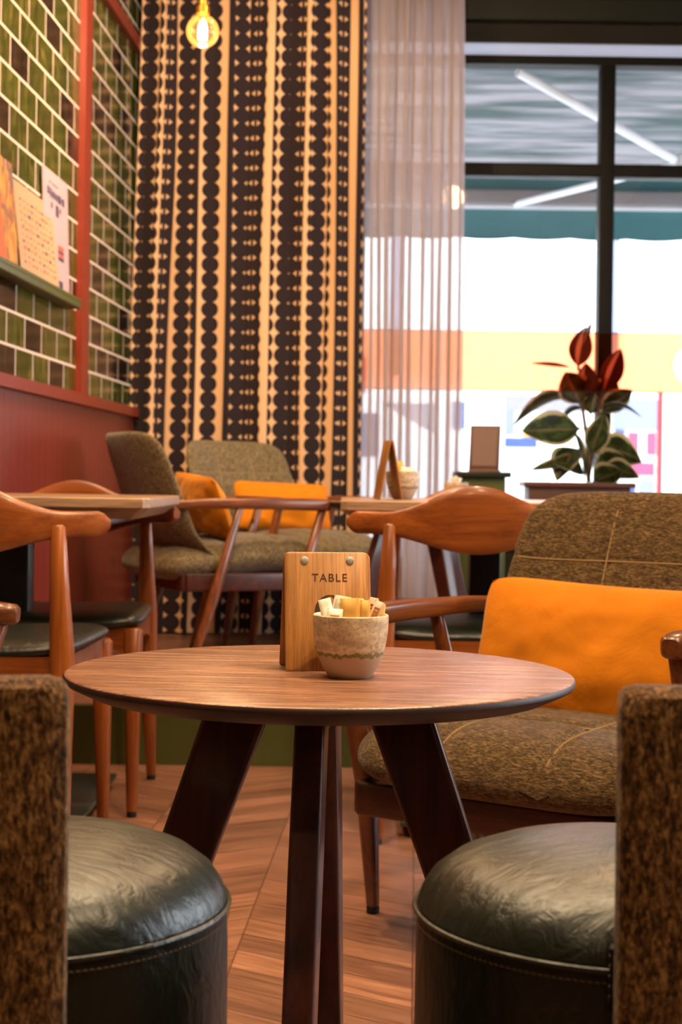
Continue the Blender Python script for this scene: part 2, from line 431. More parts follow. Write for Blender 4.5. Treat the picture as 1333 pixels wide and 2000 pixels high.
wallquad('trim_2', (JY, WY, PZ-.16, 1.02, 0.012), None, M['bead'])
wallquad('trim_3', (JY, WY, 1.015, 1.05, 0.035), None, M['red'], .05)
wallquad('trim_4', (5.17, 5.27, 1.05, 2.50, 0.022), None, M['red'], .03)
wallquad('trim_5', (JY, WY, 2.46, 2.51, 0.022), None, M['red'], .03)
bm = NB(); box(bm, -1.9, -.94, JY-.04, JY, 0, 3.0); struct(obj('wall_recess', bm, M['red'], smooth=False))
bm = NB(); box(bm, -2.0, -1.9, -2.6, JY, 0, 3.0); struct(obj('wall_side', bm, M['greige'], smooth=False))
W2 = (1.6, 5.0, .85, 2.4)  # window opening added in the unseen right wall to supply cool side light
bm = NB(); box(bm, 3.5, 3.6, -2.6, W2[0], 0, 3.0); box(bm, 3.5, 3.6, W2[1], WY, 0, 3.0); box(bm, 3.5, 3.6, W2[0], W2[1], 0, W2[2]); box(bm, 3.5, 3.6, W2[0], W2[1], W2[3], 3.0); struct(obj('wall_right', bm, M['greige'], smooth=False))
added_win2 = bpy.data.objects.new('added_window_2', None); C.objects.link(added_win2); added_win2.location = (3.53, W2[0], W2[2]); struct(added_win2)
bm = NB(); hh, ww = W2[3]-W2[2], W2[1]-W2[0]
box(bm, 0, .05, 0, .05, 0, hh); box(bm, 0, .05, ww-.05, ww, 0, hh); box(bm, 0, .05, 0, ww, 0, .05); box(bm, 0, .05, 0, ww, hh-.05, hh); obj('window_frame', bm, M['frame'], added_win2, smooth=False)
bm = NB(); box(bm, .02, .024, .05, ww-.05, .05, hh-.05); obj('pane', bm, M['glass'], added_win2, smooth=False)
bm = NB(); box(bm, -2.0, 3.6, -2.7, -2.6, 0, 3.0); struct(obj('wall_rear', bm, M['greige'], smooth=False))
bm = NB(); box(bm, -1.3, -.05, WY, WY+.1, -.05, 3.0); struct(obj('wall_back', bm, M['darkgreen'], smooth=False))
bm = NB(); box(bm, -.05, 3.6, WY, WY+.1, 2.647, 3.0); struct(obj('wall_header', bm, M['ceil'], smooth=False))
bm = NB(); box(bm, -.05, 3.6, WY, WY+.1, -.05, .48); struct(obj('wall_sill', bm, M['darkgreen'], smooth=False))
bm = NB(); box(bm, .5, 3.5, WY-.06, WY, 2.725, 2.81); struct(obj('trim_6', bm, M['darkgreen'], smooth=False))
# window
win = bpy.data.objects.new('window_1', None); C.objects.link(win); win.location = (0, WY, 0); struct(win)
bm = NB(); box(bm, -.05, 3.5, .0, .08, 2.553, 2.590); box(bm, -.05, 3.5, 0, .08, .48, .53); box(bm, -.05, .0, 0, .08, .53, 2.553); box(bm, 3.45, 3.5, 0, .08, .53, 2.553)
obj('window_frame', bm, M['frame'], win, smooth=False)
bm = NB(); box(bm, 0, 3.45, 0, .08, 2.080, 2.135, .006); obj('transom', bm, M['frame'], win)
for mxx in (1.112, 2.36):
    bm = NB(); box(bm, mxx-.031, mxx+.031, -.004, .09, .53, 2.553, .006); obj('mullion', bm, M['frame'], win)
bm = NB(); box(bm, -.05, 3.5, .02, .03, 2.59, 2.647); obj('frosted_strip', bm, M['frost'], win, smooth=False)
bm = NB()
for x0, x1 in ((0, 1.081), (1.143, 2.329), (2.391, 3.45)):
    box(bm, x0, x1, .05, .054, 2.135, 2.553); box(bm, x0, x1, .05, .054, .53, 2.080)
obj('pane', bm, M['glass'], win, smooth=False)
bn = empty('tinted_banner', (0, 6.36, 0), 0, 'transparent orange banner strip with a clear round letter, stretched on wires across the window', 'banner')
bm = NB(); tube(bm, [(-.03, 0, PZ), (-.03, 0, 2.99)], .008, 12); obj('post', bm, M['black'], bn)
bm = NB(); FX, FZ = 1.425, 1.265
def quad(x0, x1, z0, z1): bm.faces.new([bm.verts.new(p) for p in ((x0, -.011, z0), (x1, -.011, z0), (x1, -.011, z1), (x0, -.011, z1))])
quad(0.0, FX-.09, 1.153, 1.392); quad(FX+.09, 3.45, 1.153, 1.392); quad(FX-.09, FX+.09, 1.153, FZ-.09); quad(FX-.09, FX+.09, FZ+.09, 1.392)
def sq(a):
    c, s_ = math.cos(a), math.sin(a); m = max(abs(c), abs(s_)); return (FX+.09*c/m, -.011, FZ+.09*s_/m)
A_ = [2*PI*i/64 for i in range(64)]
loft(bm, [[sq(a) for a in A_], [(FX+.076*math.cos(a), -.011, FZ+.080*math.sin(a)) for a in A_]], cap=False)
bm.faces.new([bm.verts.new((FX+.030*math.cos(a), -.011, FZ+.046*math.sin(a))) for a in A_])
bmesh.ops.remove_doubles(bm, verts=bm.verts, dist=.0005)
fl = obj('banner_film', bm, M['film'], bn, smooth=False)
for zz in (1.392, 1.1525):
    bm = NB(); tube(bm, [(-.03, -.011, zz), (3.5, -.011, zz)], .0022, 8); obj('wire', bm, M['padblack'], bn)

# ------------------------------------------------------------------ outside
bm = NB(); box(bm, -10, 14, WY+.15, 13.5, -.12, -.04); struct(obj('pavement', bm, plain('pale_paving', rgb(205, 205, 205), .8), smooth=False))
aw = empty('awning', (0.9, 6.6, 2.4), 0, 'grey canvas awning with folding white arms outside the window', 'awning')
bm = NB()
def aw_fn(s, t_, zo): return Vector((-5+s*10, .13+t_*1.57, (2.62-2.4)+t_*(-.21)+zo-.02*math.sin(t_*PI)))
va = grid(bm, 20, 10, lambda s, t_: aw_fn(s, t_, 0)); vb = grid(bm, 20, 10, lambda s, t_: aw_fn(s, t_, .004))
obj('canopy', bm, M['canvas'], aw)
bm = NB(); box(bm, -5, 5, 1.68, 1.72, -.005, .012); box(bm, -5, 5, 1.66, 1.72, -.17, -.155); obj('white_profile', bm, M['white'], aw, smooth=False)
bm = NB(); box(bm, -5, 5, 1.69, 1.73, -.155, -.005); obj('front_bar', bm, M['teal'], aw, smooth=False)
bm = NB(); box(bm, -5, 5, 1.63, 1.69, -.153, -.075, .01); obj('roller_beam', bm, M['greybeam'], aw)
bm = NB(); rg = []
for k in range(401):
    x = -5+k/40; zb = -.17-(.150+.010*abs(math.sin(x*PI/.3)))
    rg.append([(x, 1.698, -.168), (x, 1.704, -.168), (x, 1.704, zb), (x, 1.698, zb)])
loft(bm, rg); obj('valance', bm, M['teal'], aw, smooth=False)
def arm(dx):
    bm = NB(); tube(bm, [(-.16+dx, .14, .15), (.68+dx, .80, -.09)], .020, 12); obj('folding_arm', bm, M['white'], aw)
    bm = NB(); tube(bm, [(.68+dx, .80, -.10), (.0+dx, 1.66, -.15)], .018, 12); obj('folding_arm', bm, M['white'], aw)
    bm = NB(); lathe(bm, [(.03, -.13), (.034, -.12), (.034, -.07), (.03, -.06)], 20, cx=.68+dx, cy=.80); obj('elbow_joint', bm, M['white'], aw)
arm(0); arm(3.0)
# building across the street
bd = empty('shop_building', (2, 13.6, -.04), 0, 'pale overexposed building with shopfronts across the street', 'building')
bm = NB(); box(bm, -9, 11, 0, 1.0, 0, 5.0); obj('facade', bm, plain('white_render', rgb(238, 238, 236), .8), bd, smooth=False)
wm = plain('street_window', rgb(108, 112, 136), .3); sg = plain('street_grey', rgb(112, 108, 120), .5)
for cx_ in (-5.2, -3.4, -1.55, .35, 2.2, 4.1, 6):
    bm = NB(); box(bm, cx_-.04, cx_+.04, -.05, 0, 1.75, 4.4); obj('pilaster', bm, wm, bd, smooth=False)
pk = plain('shopfront_pink', rgb(150, 52, 84), .5); bl = plain('shopfront_blue', rgb(50, 66, 116), .4); rd = plain('shopfront_red', rgb(150, 20, 28), .5)
yl = plain('shopfront_yellow', rgb(200, 140, 50), .5)
for nm, x0, x1, z0, z1, mm in (('shop_window', .36, .74, 1.30, 1.56, wm), ('shop_window', .38, .46, 1.02, 1.29, bl), ('poster', .50, .58, 1.08, 1.27, pk), ('poster', .66, .73, 1.08, 1.27, pk),
        ('poster', .42, .72, .90, 1.01, pk), ('shop_window', .60, .72, .74, .86, wm), ('poster', .44, .56, .70, .80, bl), ('door_post', .75, .79, .0, 1.62, rd),
        ('shop_window', -.58, .12, 1.45, 1.58, sg), ('shop_window', -.58, -.50, 1.24, 1.45, wm), ('shop_window', -.58, -.30, 1.13, 1.21, bl), ('poster', -.42, -.22, 1.22, 1.27, yl), ('shop_window', -1.04, -.93, 1.28, 1.52, bl),
        ('shop_window', -1.9, -1.2, 1.1, 1.5, sg), ('shop_window', -3.2, -2.3, 0, 1.2, sg), ('poster', -2.6, -1.8, 1.2, 1.9, rd), ('shop_window', 1.3, 1.9, .5, 1.4, wm)):
    bm = NB(); box(bm, x0, x1, -.04, 0, z0, z1); obj(nm, bm, mm, bd, smooth=False)
# parked car outside
cr = empty('parked_car', (-.6, 11.2, -.04), 0, 'white car parked on the street beyond the window', 'car')
bm = NB(); cw = plain('white_car_paint', rgb(240, 240, 242), .2)
prof = [(-2.0, .35), (-2.02, .62), (-1.9, .82), (-1.15, .92), (-.55, 1.36), (.75, 1.40), (1.45, 1.0), (1.98, .92), (2.05, .6), (2.0, .35)]
rings = [[(x, y, z if z < .95 else z) for x, z in prof] for y in (-.8, -.72, .72, .8)]
loft(bm, rings); obj('car_body', bm, cw, cr)
bm = NB(); box(bm, -.62, .05, -.815, -.79, .98, 1.25, .01); box(bm, .12, .85, -.815, -.79, .98, 1.27, .01); obj('side_window', bm, plain('car_glass', rgb(40, 52, 90), .15), cr)
for x in (-1.25, 1.25):
    bm = NB(); lathe(bm, [(.22, 0), (.31, .02), (.31, .18), (.22, .2)], 32)
    bmesh.ops.rotate(bm, verts=bm.verts, cent=(0, 0, 0), matrix=Matrix.Rotation(PI/2, 3, 'X')); bmesh.ops.translate(bm, verts=bm.verts, vec=(x, -.66, .31)); obj('wheel', bm, M['black'], cr)

# ------------------------------------------------------------------ curtains
def folds(name, x0, x1, y, z0, z1, amp, nf, mat, label, cat, seed, thick=0.0015, steps=26, flare=0.0, slip=0.0):
    rnd = random.Random(seed)
    ws = [rnd.uniform(.6, 1.5) for _ in range(nf)]; tot = sum(ws); ws = [a/tot for a in ws]
    am = [rnd.uniform(.55, 1.15) for _ in range(nf)]
    cols = []; acc = 0
    for i in range(nf):
        for k in range(steps):
            f = k/steps; cols.append((acc+ws[i]*f, math.sin(2*PI*f)*am[i]*(1 if True else 0), math.sin(4*PI*f)*.22*ws[i]))
        acc += ws[i]
    cols.append((1, 0, 0))
    nz = 60; bm = NB(); uvl = bm.loops.layers.uv.new('UVMap'); vs = []; us = []
    arc = 0; prev = None
    W = x1-x0
    for (s, a, sk) in cols:
        p = Vector((x0+W*(s+sk), y+a*amp))
        if prev is not None: arc += (p-prev).length
        prev = p; us.append(arc)
    for ci, (s, a, sk) in enumerate(cols):
        col = []
        for j in range(nz+1):
            v = j/nz; z = z0+(z1-z0)*v
            wob = noise.noise(Vector((s*9+seed, v*1.3, 0)))*.018+noise.noise(Vector((s*24+seed, v*2.2, 4)))*.007
            am2 = amp*(1-.15*v)
            x = x0+W*(s+sk)+wob-flare*(1-v)*(1-s)
            yy = y+a*am2+noise.noise(Vector((s*16, v*1.7, seed)))*amp*.5
            col.append(bm.verts.new((x, yy, z)))
        vs.append(col)
    for i in range(len(cols)-1):
        for j in range(nz):
            fc = bm.faces.new((vs[i][j], vs[i+1][j], vs[i+1][j+1], vs[i][j+1]))
            for lp, (a_, b_) in zip(fc.loops, ((i, j), (i+1, j), (i+1, j+1), (i, j+1))):
                lp[uvl].uv = (us[a_], z0+(z1-z0)*b_/nz)
    o = obj(name, bm, mat); tag(o, label, cat)
    return o
folds('dotted_curtain', -.805, .077, 6.165, PZ+.008, 2.98, .024, 7, M['curtain'], 'cream drape printed with columns of dark dots in the corner', 'curtain', 3, flare=.05)
folds('sheer_curtain', .055, .475, 6.27, PZ+.01, 2.98, .030, 6, M['sheer'], 'translucent white sheer curtain beside the window', 'curtain', 5)

# ------------------------------------------------------------------ pendant bulb
pb = empty('pendant_bulb', (-.417, 4.5, 2.99), 0, 'bare round filament bulb hanging in front of the dotted curtain', 'lamp')
BZ = -.925
bm = NB(); tube(bm, [(0, 0, 0), (0, 0, BZ+.12)], .003, 8); obj('cord', bm, M['brass'], pb)
bm = NB(); lathe(bm, [(.010, BZ+.125), (.014, BZ+.12), (.014, BZ+.075), (.020, BZ+.07), (.020, BZ+.05), (.012, BZ+.047)], 24); obj('socket', bm, M['brass'], pb)
t = NT('amber_bulb_glass'); nt = t.t
tr = t.n('BsdfTransparent', {'Color': (1.0, .80, .50, 1)}); gl = t.n('BsdfGlossy', {'Color': (1, .9, .7, 1), 'Roughness': .05}); fz = t.n('Fresnel', {'IOR': 1.5})
mx = t.n('MixShader', {0: fz.outputs[0]}); nt.links.new(tr.outputs[0], mx.inputs[1]); nt.links.new(gl.outputs[0], mx.inputs[2]); em = t.n('Emission', {'Color': (1, .55, .18, 1), 'Strength': .35}); ad = t.n('AddShader'); nt.links.new(mx.outputs[0], ad.inputs[0]); nt.links.new(em.outputs[0], ad.inputs[1]); nt.links.new(ad.outputs[0], t.out.inputs[0])
bm = NB(); pr = [(.013, BZ+.056)]+[(.0475*math.sin(a), BZ+.0475*math.cos(a)) for a in [R(x) for x in range(22, 180, 8)]]+[(.001, BZ-.0475)]
lathe(bm, pr, 40); obj('glass_globe', bm, t.m, pb)
t = NT('glowing_filament'); t.p(base=(1, .7, .4, 1), emis=(1.0, .62, .25, 1), emstr=45)
bm = NB()
for i in range(6):
    a = 2*PI*i/6; tube(bm, [(.005*math.cos(a), .005*math.sin(a), BZ+.030), (.011*math.cos(a), .011*math.sin(a), BZ+.012), (.011*math.cos(a+.2), .011*math.sin(a+.2), BZ-.024)], .0022, 6)
obj('filament', bm, t.m, pb)
bm = NB(); tube(bm, [(0, 0, BZ+.05), (0, 0, BZ+.02)], .004, 10); obj('filament_stem', bm, M['glass'], pb)

# ------------------------------------------------------------------ round coffee table
def round_table(loc, rz, label):
    r = empty('round_coffee_table', loc, rz, label, 'table', 'round coffee tables')
    H = .55
    bm = NB(); lathe(bm, [(.292, H-.0015), (.2985, H-.0015)], 128) if False else None
    bm.free(); bm = NB()
    lathe(bm, [(.05, H), (.2, H), (.2965, H), (.2985, H-.0008), (.2990, H-.0015)], 144)
    lathe_bottom = None
    o = obj('table_top', bm, M['table_top'], r)
    bm = NB(); lathe(bm, [(.2988, H-.0012), (.3, H-.003), (.3, H-.007), (.2965, H-.0105), (.272, H-.022), (.262, H-.0235), (.1, H-.0235)], 144); obj('table_edge', bm, M['table_edge'], r)
    for k in range(4):
        a = k*PI/2
        d = Vector((math.cos(a), math.sin(a), 0)); s = Vector((-math.sin(a), math.cos(a), 0))
        bm = NB()
        bar(bm, [(d*.088+Vector((0, 0, H-.023)), .034, .074), (d*.150+Vector((0, 0, .35)), .035, .068), (d*.262+Vector((0, 0, 0.0)), .034, .046)], s, e=9.0, n=28)
        obj('leg', bm, M['table_leg'], r)
    bm = NB(); box(bm, -.11, .11, -.016, .016, H-.06, H-.0235, .002); box(bm, -.016, .016, -.11, .11, H-.06, H-.0235, .002); obj('brace', bm, M['table_leg'], r)
    return r
round_table((-.022, 1.85, 0), R(-4), 'round dark walnut coffee table in the foreground holding the number sign')
round_table((.24, 5.1, PZ), R(35), 'round coffee table at the back between the two lounge armchairs')

# ------------------------------------------------------------------ barrel stool with fabric back
def barrel_stool(loc, rz, label, span=33, labeltag=False):
    r = empty('barrel_chair', loc, rz, label, 'chair', 'foreground barrel chairs')
    SR = .164; SZ = .436
    bm = NB(); lathe(bm, [(.10, .02), (SR-.006, .02), (SR, .03), (SR+.001, .25), (SR, SZ-.03), (SR-.0015, SZ-.002), (SR-.006, SZ)], 112); obj('seat_drum', bm, M['leather'], r)
    bm = NB(); pr = [(SR-.004, SZ-.001), (SR-.001, SZ+.003), (SR-.004, SZ+.012), (SR-.012, SZ+.024), (SR-.028, SZ+.036), (SR-.055, SZ+.046), (SR-.09, SZ+.052), (SR-.13, SZ+.055), (.004, SZ+.056)]
    lathe(bm, pr, 112); o = obj('seat_cushion', bm, M['leather'], r)
    bm = NB(); tube(bm, [((SR+.0005)*math.cos(2*PI*i/120), (SR+.0005)*math.sin(2*PI*i/120), SZ) for i in range(121)], .0022, 8, False); obj('piping', bm, M['leather'], r)
    bm = NB()
    n = 200
    for i in range(n):
        a0 = 2*PI*i/n; a1 = a0+2*PI/n*.62; rr = SR+.0008
        tube(bm, [(rr*math.cos(a0), rr*math.sin(a0), SZ-.0085), (rr*math.cos((a0+a1)/2), rr*math.sin((a0+a1)/2), SZ-.0080), (rr*math.cos(a1), rr*math.sin(a1), SZ-.0090)], .00045, 5)
    obj('stitching', bm, M['thread'], r)
    bm = NB(); lathe(bm, [(.13, 0), (.14, 0), (.14, .022), (.13, .022)], 48); obj('plinth', bm, M['padblack'], r)
    # wrap-around back (local back direction = -Y)
    bm = NB(); ri, ro = SR+.003, SR+.053; rings = []
    na = 30
    zt = .64
    prof = [(ri, .04), (ri, zt-.022), (ri+.006, zt-.006), (ri+.016, zt), (ro-.018, zt), (ro-.006, zt-.006), (ro, zt-.022), (ro, .04)]
    A = [-span+2*span*i/na for i in range(na+1)]
    def ring(adeg, inset):
        a = R(adeg)-PI/2; cm = (ri+ro)/2; out = []
        for rr, z in prof:
            r2 = cm+(rr-cm)*(1-inset); z2 = z if z < .1 else z-inset*.020
            out.append((r2*math.cos(a), r2*math.sin(a), z2))
        return out
    es = 2.2
    rings = [ring(A[0]-es*1.6, .35), ring(A[0]-es*1.2, .12)]+[ring(a, 0) for a in A]+[ring(A[-1]+es*1.2, .12), ring(A[-1]+es*1.6, .35)]
    loft(bm, rings); obj('back_panel', bm, M['boucle'], r)
    if labeltag:
        a = R(-span-4.2)-PI/2; cm = ri+.012
        bm = NB(); box(bm, -.0012, .0012, -.006, .006, .415, .458); bmesh.ops.rotate(bm, verts=bm.verts, cent=(0, 0, 0), matrix=Matrix.Rotation(a+PI/2, 3, 'Z'))
        bmesh.ops.translate(bm, verts=bm.verts, vec=(cm*math.cos(a), cm*math.sin(a), 0)); tg = obj('woven_label', bm, plain('label_black', rgb(24, 20, 22), .8), r)
        tg['label'] = 'small black woven label with pale marks'
        bm = NB()
        for k in range(5): box(bm, -.0016, .0016, -.003, .003, .421+k*.007, .424+k*.007)
        bmesh.ops.rotate(bm, verts=bm.verts, cent=(0, 0, 0), matrix=Matrix.Rotation(a+PI/2, 3, 'Z')); bmesh.ops.translate(bm, verts=bm.verts, vec=(cm*math.cos(a), cm*math.sin(a), 0))
        obj('label_marks', bm, plain('label_thread', rgb(150, 140, 140), .8), tg)
    return r
barrel_stool((-.250, 1.25, 0), R(-17), 'barrel chair with green leather seat and tweed back, at left of the coffee table')
barrel_stool((.229, 1.25, 0), R(25), 'barrel chair with green leather seat and tweed back, at right of the coffee table', labeltag=True)

# ------------------------------------------------------------------ lounge armchair
def cord(bm, pts, r=.0021): tube(bm, pts, r, 6)
def armchair(loc, rz, label, fabric='tweed', group='lounge armchairs', lift=0.0, sc=1.0):
    r = empty('lounge_armchair', loc, rz, label, 'armchair', group)
    # seat
    sx, sy = (-.1, .1), (-.13, .06)
    def gr(x, y):
        g = sum(.010*math.exp(-((x-a)/.011)**2) for a in sx)+sum(.010*math.exp(-((y-b)/.011)**2) for b in sy)
        return g*(1 if abs(x) < .29 else 0)
    def seatbend(p):
        z = p.z + .315 + lift + (-.028*((p.y+.05)/.3)*1.0 if p.y > -.05 else 0)
        z -= .018*max(0, (-p.y-.20)/.12)**2
        return Vector((p.x, p.y-.03, z))
    bm = superpad(.30, .325, .056, 5.5, seatbend, 40, 200, 7.0, .010, gr); obj('seat', bm, M[fabric], r)
    bm = NB()
    def topz(x, y):
        rr = max(abs(x)/.30, abs(y)/.325)
        return .056*max(0, 1-rr**7.0)**.5+.010*(1-min(1, (x/.3)**2+(y/.325)**2))-.0080
    for a in sx: cord(bm, [seatbend(Vector((a, -.31+.5*k/30, topz(a, -.31+.5*k/30)))) for k in range(31)])
    for b in sy: cord(bm, [seatbend(Vector((-.285+.57*k/30, b, topz(-.285+.57*k/30, b)))) for k in range(31)])
    obj('seat_seam', bm, M['seam'], r)
    # back: pad in x / height, curved around the sitter and leaning back
    bx, bz = (-.1, .1), (.125, -.03)
    def grb(x, y):
        g = sum(.005*math.exp(-((x-a)/.006)**2) for a in bx)+sum(.005*math.exp(-((y-b)/.006)**2) for b in bz)
        return g
    def backbend(p):
        h = p.y      # -.25 .. .25
        x = p.x*(1-.07*(h/.25)) if h > 0 else p.x
        lean = .045+(h+.235)*.36 - (.12*((-h-.06)/.19)**2 if h < -.06 else 0)
        y = .155+lean - p.z*.96 - .065*(abs(p.x)/.30)**2.2
        z = .51+lift*.5+h*(.985-lift*2.0) - p.z*.25
        return Vector((x, y, z))
    bm = superpad(.298, .255, .036, (7.0, 9.0), backbend, 36, 180, 6.0, .0, grb); obj('backrest', bm, M[fabric], r)
    bm = NB()
    def tb(x, y):
        rr = max(abs(x)/.298, abs(y)/.255); return .036*max(0, 1-rr**6.0)**.5-.0042
    for a in bx: cord(bm, [backbend(Vector((a, -.2+.43*k/30, tb(a, -.2+.43*k/30)))) for k in range(31)])
    for b in bz: cord(bm, [backbend(Vector((-.285+.57*k/40, b, tb(-.285+.57*k/40, b)))) for k in range(41)])
    obj('back_seam', bm, M['seam'], r)
    # frame
    zl, zh = .205+lift, .262+lift
    bm = NB(); box(bm, -.275, .275, -.31, -.275, zl, zh, .006); box(bm, -.275, .275, .18, .215, zl, zh, .006)
    box(bm, -.285, -.25, -.30, .20, zl, zh, .006); box(bm, .25, .285, -.30, .20, zl, zh, .006); obj('seat_frame', bm, M['seatrail'], r)
    for s in (-1, 1):
        bm = NB()
        bar(bm, [((s*.310, -.345, .536), .040, .036), ((s*.312, -.31, .538), .048, .040), ((s*.315, -.10, .541), .046, .038), ((s*.305, .12, .540), .038, .032), ((s*.285, .30, .535), .026, .024)], (1, 0, 0), e=3.4, n=20)
        obj('armrest', bm, M['armframe'], r)
        bm = NB(); bar(bm, [((s*.310, -.315, .525), .030, .030), ((s*.314, -.215, .24), .040, .038), ((s*.324, -.175, .012), .022, .022)], (1, 0, 0), e=2.6); lg = obj('leg', bm, M['armframe_v'], r)
        bm = NB(); lathe(bm, [(.010, 0), (.012, .002), (.012, .012), (.010, .014)], 16, cx=s*.324, cy=-.175); obj('foot_pad', bm, M['padblack'], lg)
        bm = NB(); bar(bm, [((s*.313, .010, .530), .024, .024), ((s*.300, .105, .24), .036, .040), ((s*.315, .20, .012), .022, .022)], (1, 0, 0), e=2.6); lg = obj('leg', bm, M['armframe_v'], r)
        bm = NB(); lathe(bm, [(.010, 0), (.012, .002), (.012, .012), (.010, .014)], 16, cx=s*.315, cy=.20); obj('foot_pad', bm, M['padblack'], lg)
    r.scale = (sc, sc, 1.0)
    return r
armchair((.434, 2.766, 0), R(-35), 'tweed lounge armchair with orange cushion right behind the round coffee table')
armchair((-.90, 2.39, 0), R(90), 'lounge armchair at left edge with only its wooden armrest end showing')
armchair((-.42, 5.12, PZ), R(115), 'olive lounge armchair at the back seen from behind its left side', 'greytweed', lift=.06, sc=.87)
armchair((-.212, 5.69, PZ), R(45), 'olive lounge armchair before the dotted curtain, cushion across its seat', 'greytweed', lift=.06, sc=.87)

# ------------------------------------------------------------------ cushions
def cushion(loc, rz, tilt, w_, h_, t_, label, seed=1, roll=0.0):
    rn = seed*3.1
    bm = NB()
    def fn(sgn):
        def f(u, v):
            x = (u*2-1); y = (v*2-1)
            e = (max(0, 1-abs(x)**2.4)**.62)*(max(0, 1-abs(y)**2.2)**.62)
            px = x*w_*(1-.03*(1-y*y)*abs(x)**3-.045*abs(y)**7); py = y*h_*(1-.04*(1-x*x)*abs(y)**3-.09*abs(x)**9)
            wr = noise.noise(Vector((x*2.2+rn, y*2.0, 0)))*.012+noise.noise(Vector((x*6+rn, y*4, 3)))*.004
            crn = (abs(x)*abs(y))**4*.012*noise.noise(Vector((x*3, y*3, rn)))
            return Vector((px, sgn*(t_*e+wr*e)+crn, py))
        return f
    grid(bm, 56, 44, fn(-1)); grid(bm, 56, 44, fn(1)); bmesh.ops.remove_doubles(bm, verts=bm.verts, dist=.0006)
    Mx = Matrix.Rotation(roll, 4, 'Y')
    for v in bm.verts: v.co = Mx @ v.co
    o = obj('cushion', bm, M['mustard'], None, loc); o.rotation_euler = (tilt, 0, rz)
    tag(o, label, 'cushion', 'orange velvet cushions'); return o
def local(root, rz, x, y, z):
    c, s = math.cos(rz), math.sin(rz); return (root[0]+x*c-y*s, root[1]+x*s+y*c, root[2]+z)
cushion(local((.434, 2.766, 0), R(-35), .0, .07, .452), R(-35), R(-16), .262, .150, .066, 'large mustard cushion in the tweed armchair nearest the coffee table', 1, R(1.5))
cushion(local((-.42, 5.12, PZ), R(115), -.04, .045, .53), R(115), R(-22), .18, .11, .05, 'orange cushion seen end-on in the leftmost back armchair', 2, R(-4))
cushion(local((-.212, 5.69, PZ), R(45), .02, .02, .52), R(45-22), R(-22), .185, .095, .05, 'orange cushion facing forward in the armchair before the dotted curtain', 3, R(2))

# ------------------------------------------------------------------ dining chair
def dining_chair(loc, rz, label):
    r = empty('dining_chair', loc, rz, label, 'chair', 'dining chairs')
    bm = NB(); rings = []; n = 64
    def bump(s): a = min(1, abs(s)/.72); return (math.cos(PI*a)+1)/2
    for i in range(n+1):
        s = -1+2*i/n
        es = max(0, 1-((abs(s)-.93)/.07)**2)**.5 if abs(s) > .93 else 1.0
        x = .272*s; y = .235-.085*s*s
        top = .711+.058*bump(s); bot = .661-.040*bump(s*.9)
        mid = (top+bot)/2 if abs(s) < .9 else (.711+.661)/2
        hh = (top-bot)/2*max(es, .45); th = .0135
        nx = Vector((-2*.075*s, -.238*1.0, 0)); nx = Vector((2*.085*s, .272, 0)).normalized()
        ring = []
        for a, b in sect(2*th, 2*hh, 16, 3.2): ring.append(Vector((x, y, mid))+nx*a+Vector((0, 0, b)))
        rings.append(ring)
    loft(bm, rings); obj('backrest', bm, M['chairwood'], r)
    for s in (-1, 1):
        bm = NB(); bar(bm, [((s*.186, .205, .685), .027, .026), ((s*.190, .202, .56), .037, .034), ((s*.196, .20, .43), .048, .044), ((s*.200, .215, .20), .038, .036), ((s*.206, .235, .010), .024, .024)], (1, 0, 0), e=2.6)
        lg = obj('leg', bm, M['chairwood_v'], r)
        bm = NB(); lathe(bm, [(.008, 0), (.0115, .001), (.0115, .012), (.009, .014)], 14, cx=s*.206, cy=.235); obj('foot_pad', bm, M['padblack'], lg)
        bm = NB(); bar(bm, [((s*.212, -.195, .43), .044, .040), ((s*.213, -.20, .30), .040, .038), ((s*.216, -.215, .010), .024, .024)], (1, 0, 0), e=2.6)
        lg = obj('leg', bm, M['chairwood_v'], r)
        bm = NB(); lathe(bm, [(.008, 0), (.0115, .001), (.0115, .012), (.009, .014)], 14, cx=s*.216, cy=-.215); obj('foot_pad', bm, M['padblack'], lg)
        # side rail, deeper at its ends
        bm = NB(); rg = []
        for k in range(25):
            u = k/24; y = -.19+.385*u; b = .372+.022*math.sin(PI*u); x = s*(.208-.014*u)
            rg.append([(x-.010, y, b), (x+.010, y, b), (x+.010, y, .432), (x-.010, y, .432)])
        loft(bm, rg); obj('side_rail', bm, M['chairwood'], r)
    for yy in (-.195, .195):
        bm = NB(); rg = []
        wv = .202 if yy < 0 else .190
        for k in range(25):
            u = -1+k/12; b = .372+.024*(1-u*u)
            rg.append([(u*wv, yy-.010, b), (u*wv, yy+.010, b), (u*wv, yy+.010, .432), (u*wv, yy-.010, .432)])
        loft(bm, rg); obj('front_rail' if yy < 0 else 'back_rail', bm, M['chairwood'], r)
    def sb(p):
        return Vector((p.x*(1-.10*(p.y+.2)/.4), p.y-.012, .442+p.z-.010*math.cos(p.x/.21*PI/2)+.004))
    bm = superpad(.236, .214, .024, 7.0, sb, 18, 96, 6.0, .006); obj('seat', bm, M['leather'], r)
    return r
dining_chair((-.721, 3.165, 0), R(180), 'dining chair with curved orange back rail nearest on the left, back to camera')
dining_chair((-.685, 3.79, 0), R(0), 'dining chair on the far side of the left dining table')
dining_chair((.293, 3.575, 0), R(180), 'dining chair with arched back rail right behind the orange cushion armchair')
dining_chair((.34, 4.02, 0), R(0), 'dining chair on the far side of the right dining table')

